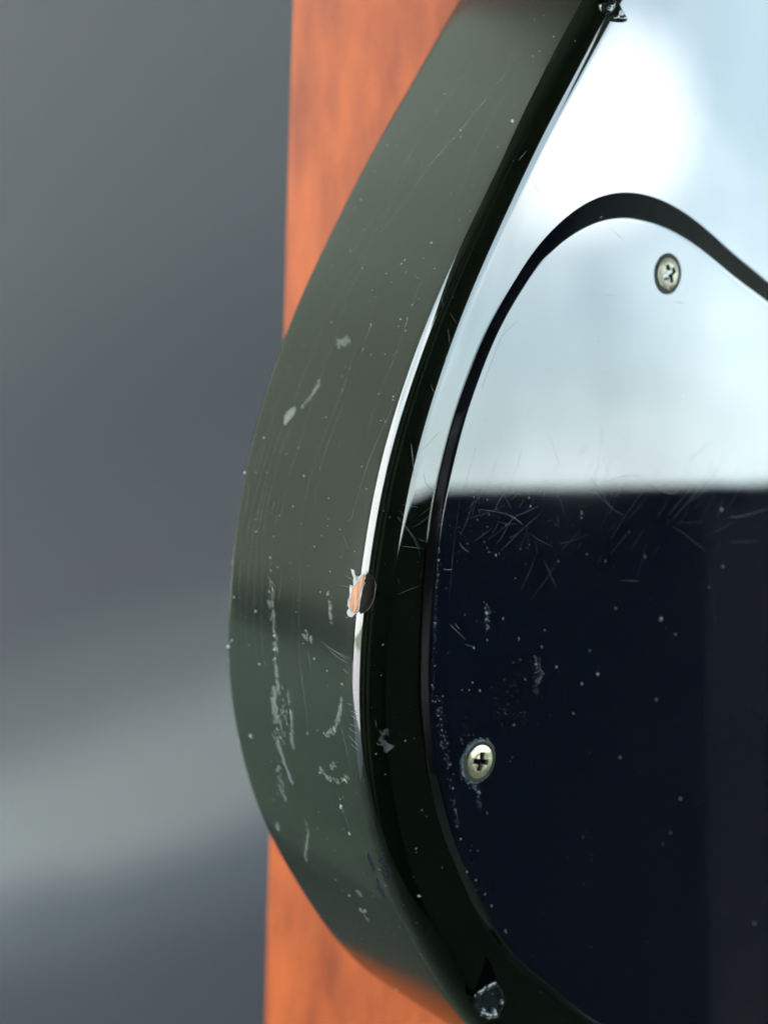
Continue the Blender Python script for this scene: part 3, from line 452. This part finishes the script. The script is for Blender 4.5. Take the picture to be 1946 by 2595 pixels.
# grime ring round the lower screw (irregular crescent + runs)
V, F = [], []; cx, cy = SCREWS[1]
for k in range(650):
    th = random.gauss(math.radians(150), 1.05); r = 3.35 + abs(random.gauss(0, .28)) * (1.3 if math.cos(th - math.radians(150)) > 0 else .6)
    z = random.uniform(.03, .11); dome(V, F, gp, cx + r * math.cos(th), cy + r * math.sin(th), z * 1.2, z, z * .5, seg=5, lift=.005 + (.08 if r < 3.5 else 0))
for k in range(110):
    t = random.random(); x = cx - .6 + 1.8 * t + random.gauss(0, .5 - .2 * t); y = cy - 3.6 - 4.5 * t ** 1.3 + random.gauss(0, .25)
    z = random.uniform(.03, .1) * (1 - .4 * t); dome(V, F, gp, x, y, z, z * 1.5, z * .5, seg=5)
mesh_obj('grime_ring', V, F, m_grime, guard, kind='stuff', smooth=True, label='pale grime packed round the lower screw')

# residue smears and dust lying on the guitar
def specks(V, F, fn, lst, wide=1.0):
    for P, wd, k in lst:
        for i in range(int(k * 5.5)):
            x, y = gauss_path(P, wd * 1.35)
            if noise.noise(Vector((x * 1.4, y * 1.4, 4.2))) + .5 * noise.noise(Vector((x * 4, y * 4, 1))) < random.uniform(-.35, .15): continue
            z = min(.2, random.expovariate(1 / .034) + .018)
            dome(V, F, fn, x, y, z * random.uniform(.7, 1.6), z * random.uniform(.6, 1.2), z * .45, random.random() * 3, 5)
GW = guitar.matrix_world
def top(name, V, F, mat, **pr):
    o = mesh_obj(name, V, F, mat, None, smooth=True, **pr); o.matrix_world = GW; return o
V, F = [], []; specks(V, F, rp, SIDE_SMEAR); specks(V, F, rp, FACE_SMEAR)
top('dried_residue', V, F, m_res, kind='stuff', label='whitish dried polish residue in streaks on the guitar side', category='residue')
V, F = [], []
for P_, wd_, k_ in SIDE_SMEAR + FACE_SMEAR:
    for i_ in range(int(k_ * .6)):
        x, y = gauss_path(P_, wd_ * 1.3); z = random.uniform(.12, .4); dome(V, F, rp, x, y, z * random.uniform(1, 2), z * random.uniform(.5, 1), .012, random.random() * .6, 7, jag=.6, lift=.004)
top('residue_film', V, F, m_film, kind='stuff', label='thin cloudy film around the dried streaks on the guitar side', category='residue')
V, F = [], []; specks(V, F, gp, [(P_, w_, k_ * .75) for P_, w_, k_ in GUARD_SMEAR])
top('dried_residue', V, F, m_res_g, kind='stuff', label='pale dried specks scattered on the black pickguard', category='residue')
V, F = [], []
for s, q, r in SIDE_DUST: dome(V, F, rp, s, q, r * random.uniform(.7, 1.1), r * random.uniform(.5, .9), r * .7, random.random() * 3, 10, jag=.5)
for k in range(420):
    s = random.uniform(2, 188); q = random.uniform(.5, 44); r = .02 + random.expovariate(1 / .022); dome(V, F, rp, s, q, min(r, .13), min(r, .1), min(r, .1), 0, 6)
for x, y, r in GUARD_DUST: dome(V, F, gp, x, y, r * random.uniform(.4, .8), r * random.uniform(.6, 1.2), r * .5, random.random() * .8, 10, jag=.5)
for k in range(110):
    r = .015 + random.expovariate(1 / .022); dome(V, F, gp, random.uniform(13, 85), random.uniform(-85, 35), min(r, .13), min(r, .13), min(r, .1), 0, 6)
top('dust', V, F, m_dust, kind='stuff', label='tiny pale dust grains sprinkled over guitar rim and pickguard', category='dust')

# ---------------------------------------------------------------- orange-brown board behind, with the ledge the guitar stands on
def cam_pt(x, y, z): return Vector((0, 0, CAM_Z)) + MW @ Vector((x, y, z))
m_board = wood_mat('reddish_wood', (.14, .026, .006), (.31, .068, .012), 24, (4, 4, 1.1), .6)
m_board.node_tree.nodes['Principled BSDF'].inputs['IOR'].default_value = 1.33
def at_px(u, v, Y): return cam_pt((u - 973) / 3400 * Y, Y, -(v - 1297.5) / 3400 * Y)
TLp, BLp = Vector((-.0201, .285, .109)), Vector((-.031, .34, -.1295))        # left edge of the board, in camera axes (right, forward, up) metres
a = cam_pt(*TLp); b = cam_pt(*BLp); d = (a - b).normalized()
floor_pt = b + d * ((0 - b.z) / d.z); top_pt = a + d * .25
wv = (MW @ Vector((.98, -.45, .05))); wv = (wv - d * wv.dot(d)).normalized(); tv = wv.cross(d).normalized()   # width and thickness
if tv.dot(fw) < 0: tv = -tv
stand = bpy.data.objects.new('wooden_stand', None); stand.location = floor_pt
link(stand, label='reddish orange-brown wooden board standing upright behind the black guitar', category='board')
H = (top_pt - floor_pt).length; Wd, Th = .052, .018
bmx = bmesh.new(); bmesh.ops.create_cube(bmx, size=1)
bmesh.ops.scale(bmx, vec=(Wd, Th, H), verts=bmx.verts); bmesh.ops.translate(bmx, vec=(Wd / 2, Th / 2, H / 2), verts=bmx.verts)
bmesh.ops.bevel(bmx, geom=[e for e in bmx.edges if abs(e.verts[0].co.z - e.verts[1].co.z) > .1], offset=.0018, segments=4, affect='EDGES')
me = bpy.data.meshes.new('upright_board'); bmx.to_mesh(me); bmx.free(); me.materials.append(m_board)
bo = link(bpy.data.objects.new('upright_board', me), stand)
bo.matrix_parent_inverse = Matrix.Identity(4)
bo.rotation_euler = Matrix((wv, tv, d)).transposed().to_euler()

# ---------------------------------------------------------------- soft grey sheet far behind, light band painted into its colour
def sheet_z(u, v): return PANEL(u, v)
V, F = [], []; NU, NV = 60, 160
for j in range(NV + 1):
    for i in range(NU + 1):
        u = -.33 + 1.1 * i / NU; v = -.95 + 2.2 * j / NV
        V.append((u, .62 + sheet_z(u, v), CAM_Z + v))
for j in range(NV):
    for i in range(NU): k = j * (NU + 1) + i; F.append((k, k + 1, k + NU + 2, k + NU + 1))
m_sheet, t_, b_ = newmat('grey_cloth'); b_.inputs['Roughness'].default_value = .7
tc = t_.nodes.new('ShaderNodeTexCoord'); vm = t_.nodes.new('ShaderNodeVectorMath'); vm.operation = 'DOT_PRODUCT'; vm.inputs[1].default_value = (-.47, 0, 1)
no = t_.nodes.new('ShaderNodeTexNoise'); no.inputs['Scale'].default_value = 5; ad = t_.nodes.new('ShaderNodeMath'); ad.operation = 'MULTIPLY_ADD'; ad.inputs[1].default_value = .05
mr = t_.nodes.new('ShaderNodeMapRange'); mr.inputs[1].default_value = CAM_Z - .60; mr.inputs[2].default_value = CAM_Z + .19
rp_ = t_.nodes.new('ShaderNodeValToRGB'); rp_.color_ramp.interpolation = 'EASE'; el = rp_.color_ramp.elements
ST = [(-.60,(.24,.28,.24)),(-.42,(.16,.19,.17)),(-.365,(.09,.105,.14)),(-.30,(.10,.115,.15)),(-.258,(.15,.18,.22)),(-.222,(.36,.39,.39)),(-.195,(.34,.37,.37)),(-.15,(.2,.225,.235)),(-.10,(.13,.145,.17)),(-.02,(.10,.12,.14)),(.09,(.145,.165,.175)),(.18,(.17,.178,.188))]  # light band and its falloff as colour; foot greened for the side's reflection
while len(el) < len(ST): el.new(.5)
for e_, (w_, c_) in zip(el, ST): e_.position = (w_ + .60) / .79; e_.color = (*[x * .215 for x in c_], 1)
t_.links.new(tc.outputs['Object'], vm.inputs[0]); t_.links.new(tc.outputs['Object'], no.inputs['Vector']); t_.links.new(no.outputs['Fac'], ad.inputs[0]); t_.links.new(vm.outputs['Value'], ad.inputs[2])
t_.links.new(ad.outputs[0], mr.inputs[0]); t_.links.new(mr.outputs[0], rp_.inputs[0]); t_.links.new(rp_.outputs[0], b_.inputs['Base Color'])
sh = mesh_obj('grey_sheet', V, F, m_sheet, smooth=True, label='blue-grey sheet with a diagonal band of light painted in, out of focus behind the board', category='sheet')
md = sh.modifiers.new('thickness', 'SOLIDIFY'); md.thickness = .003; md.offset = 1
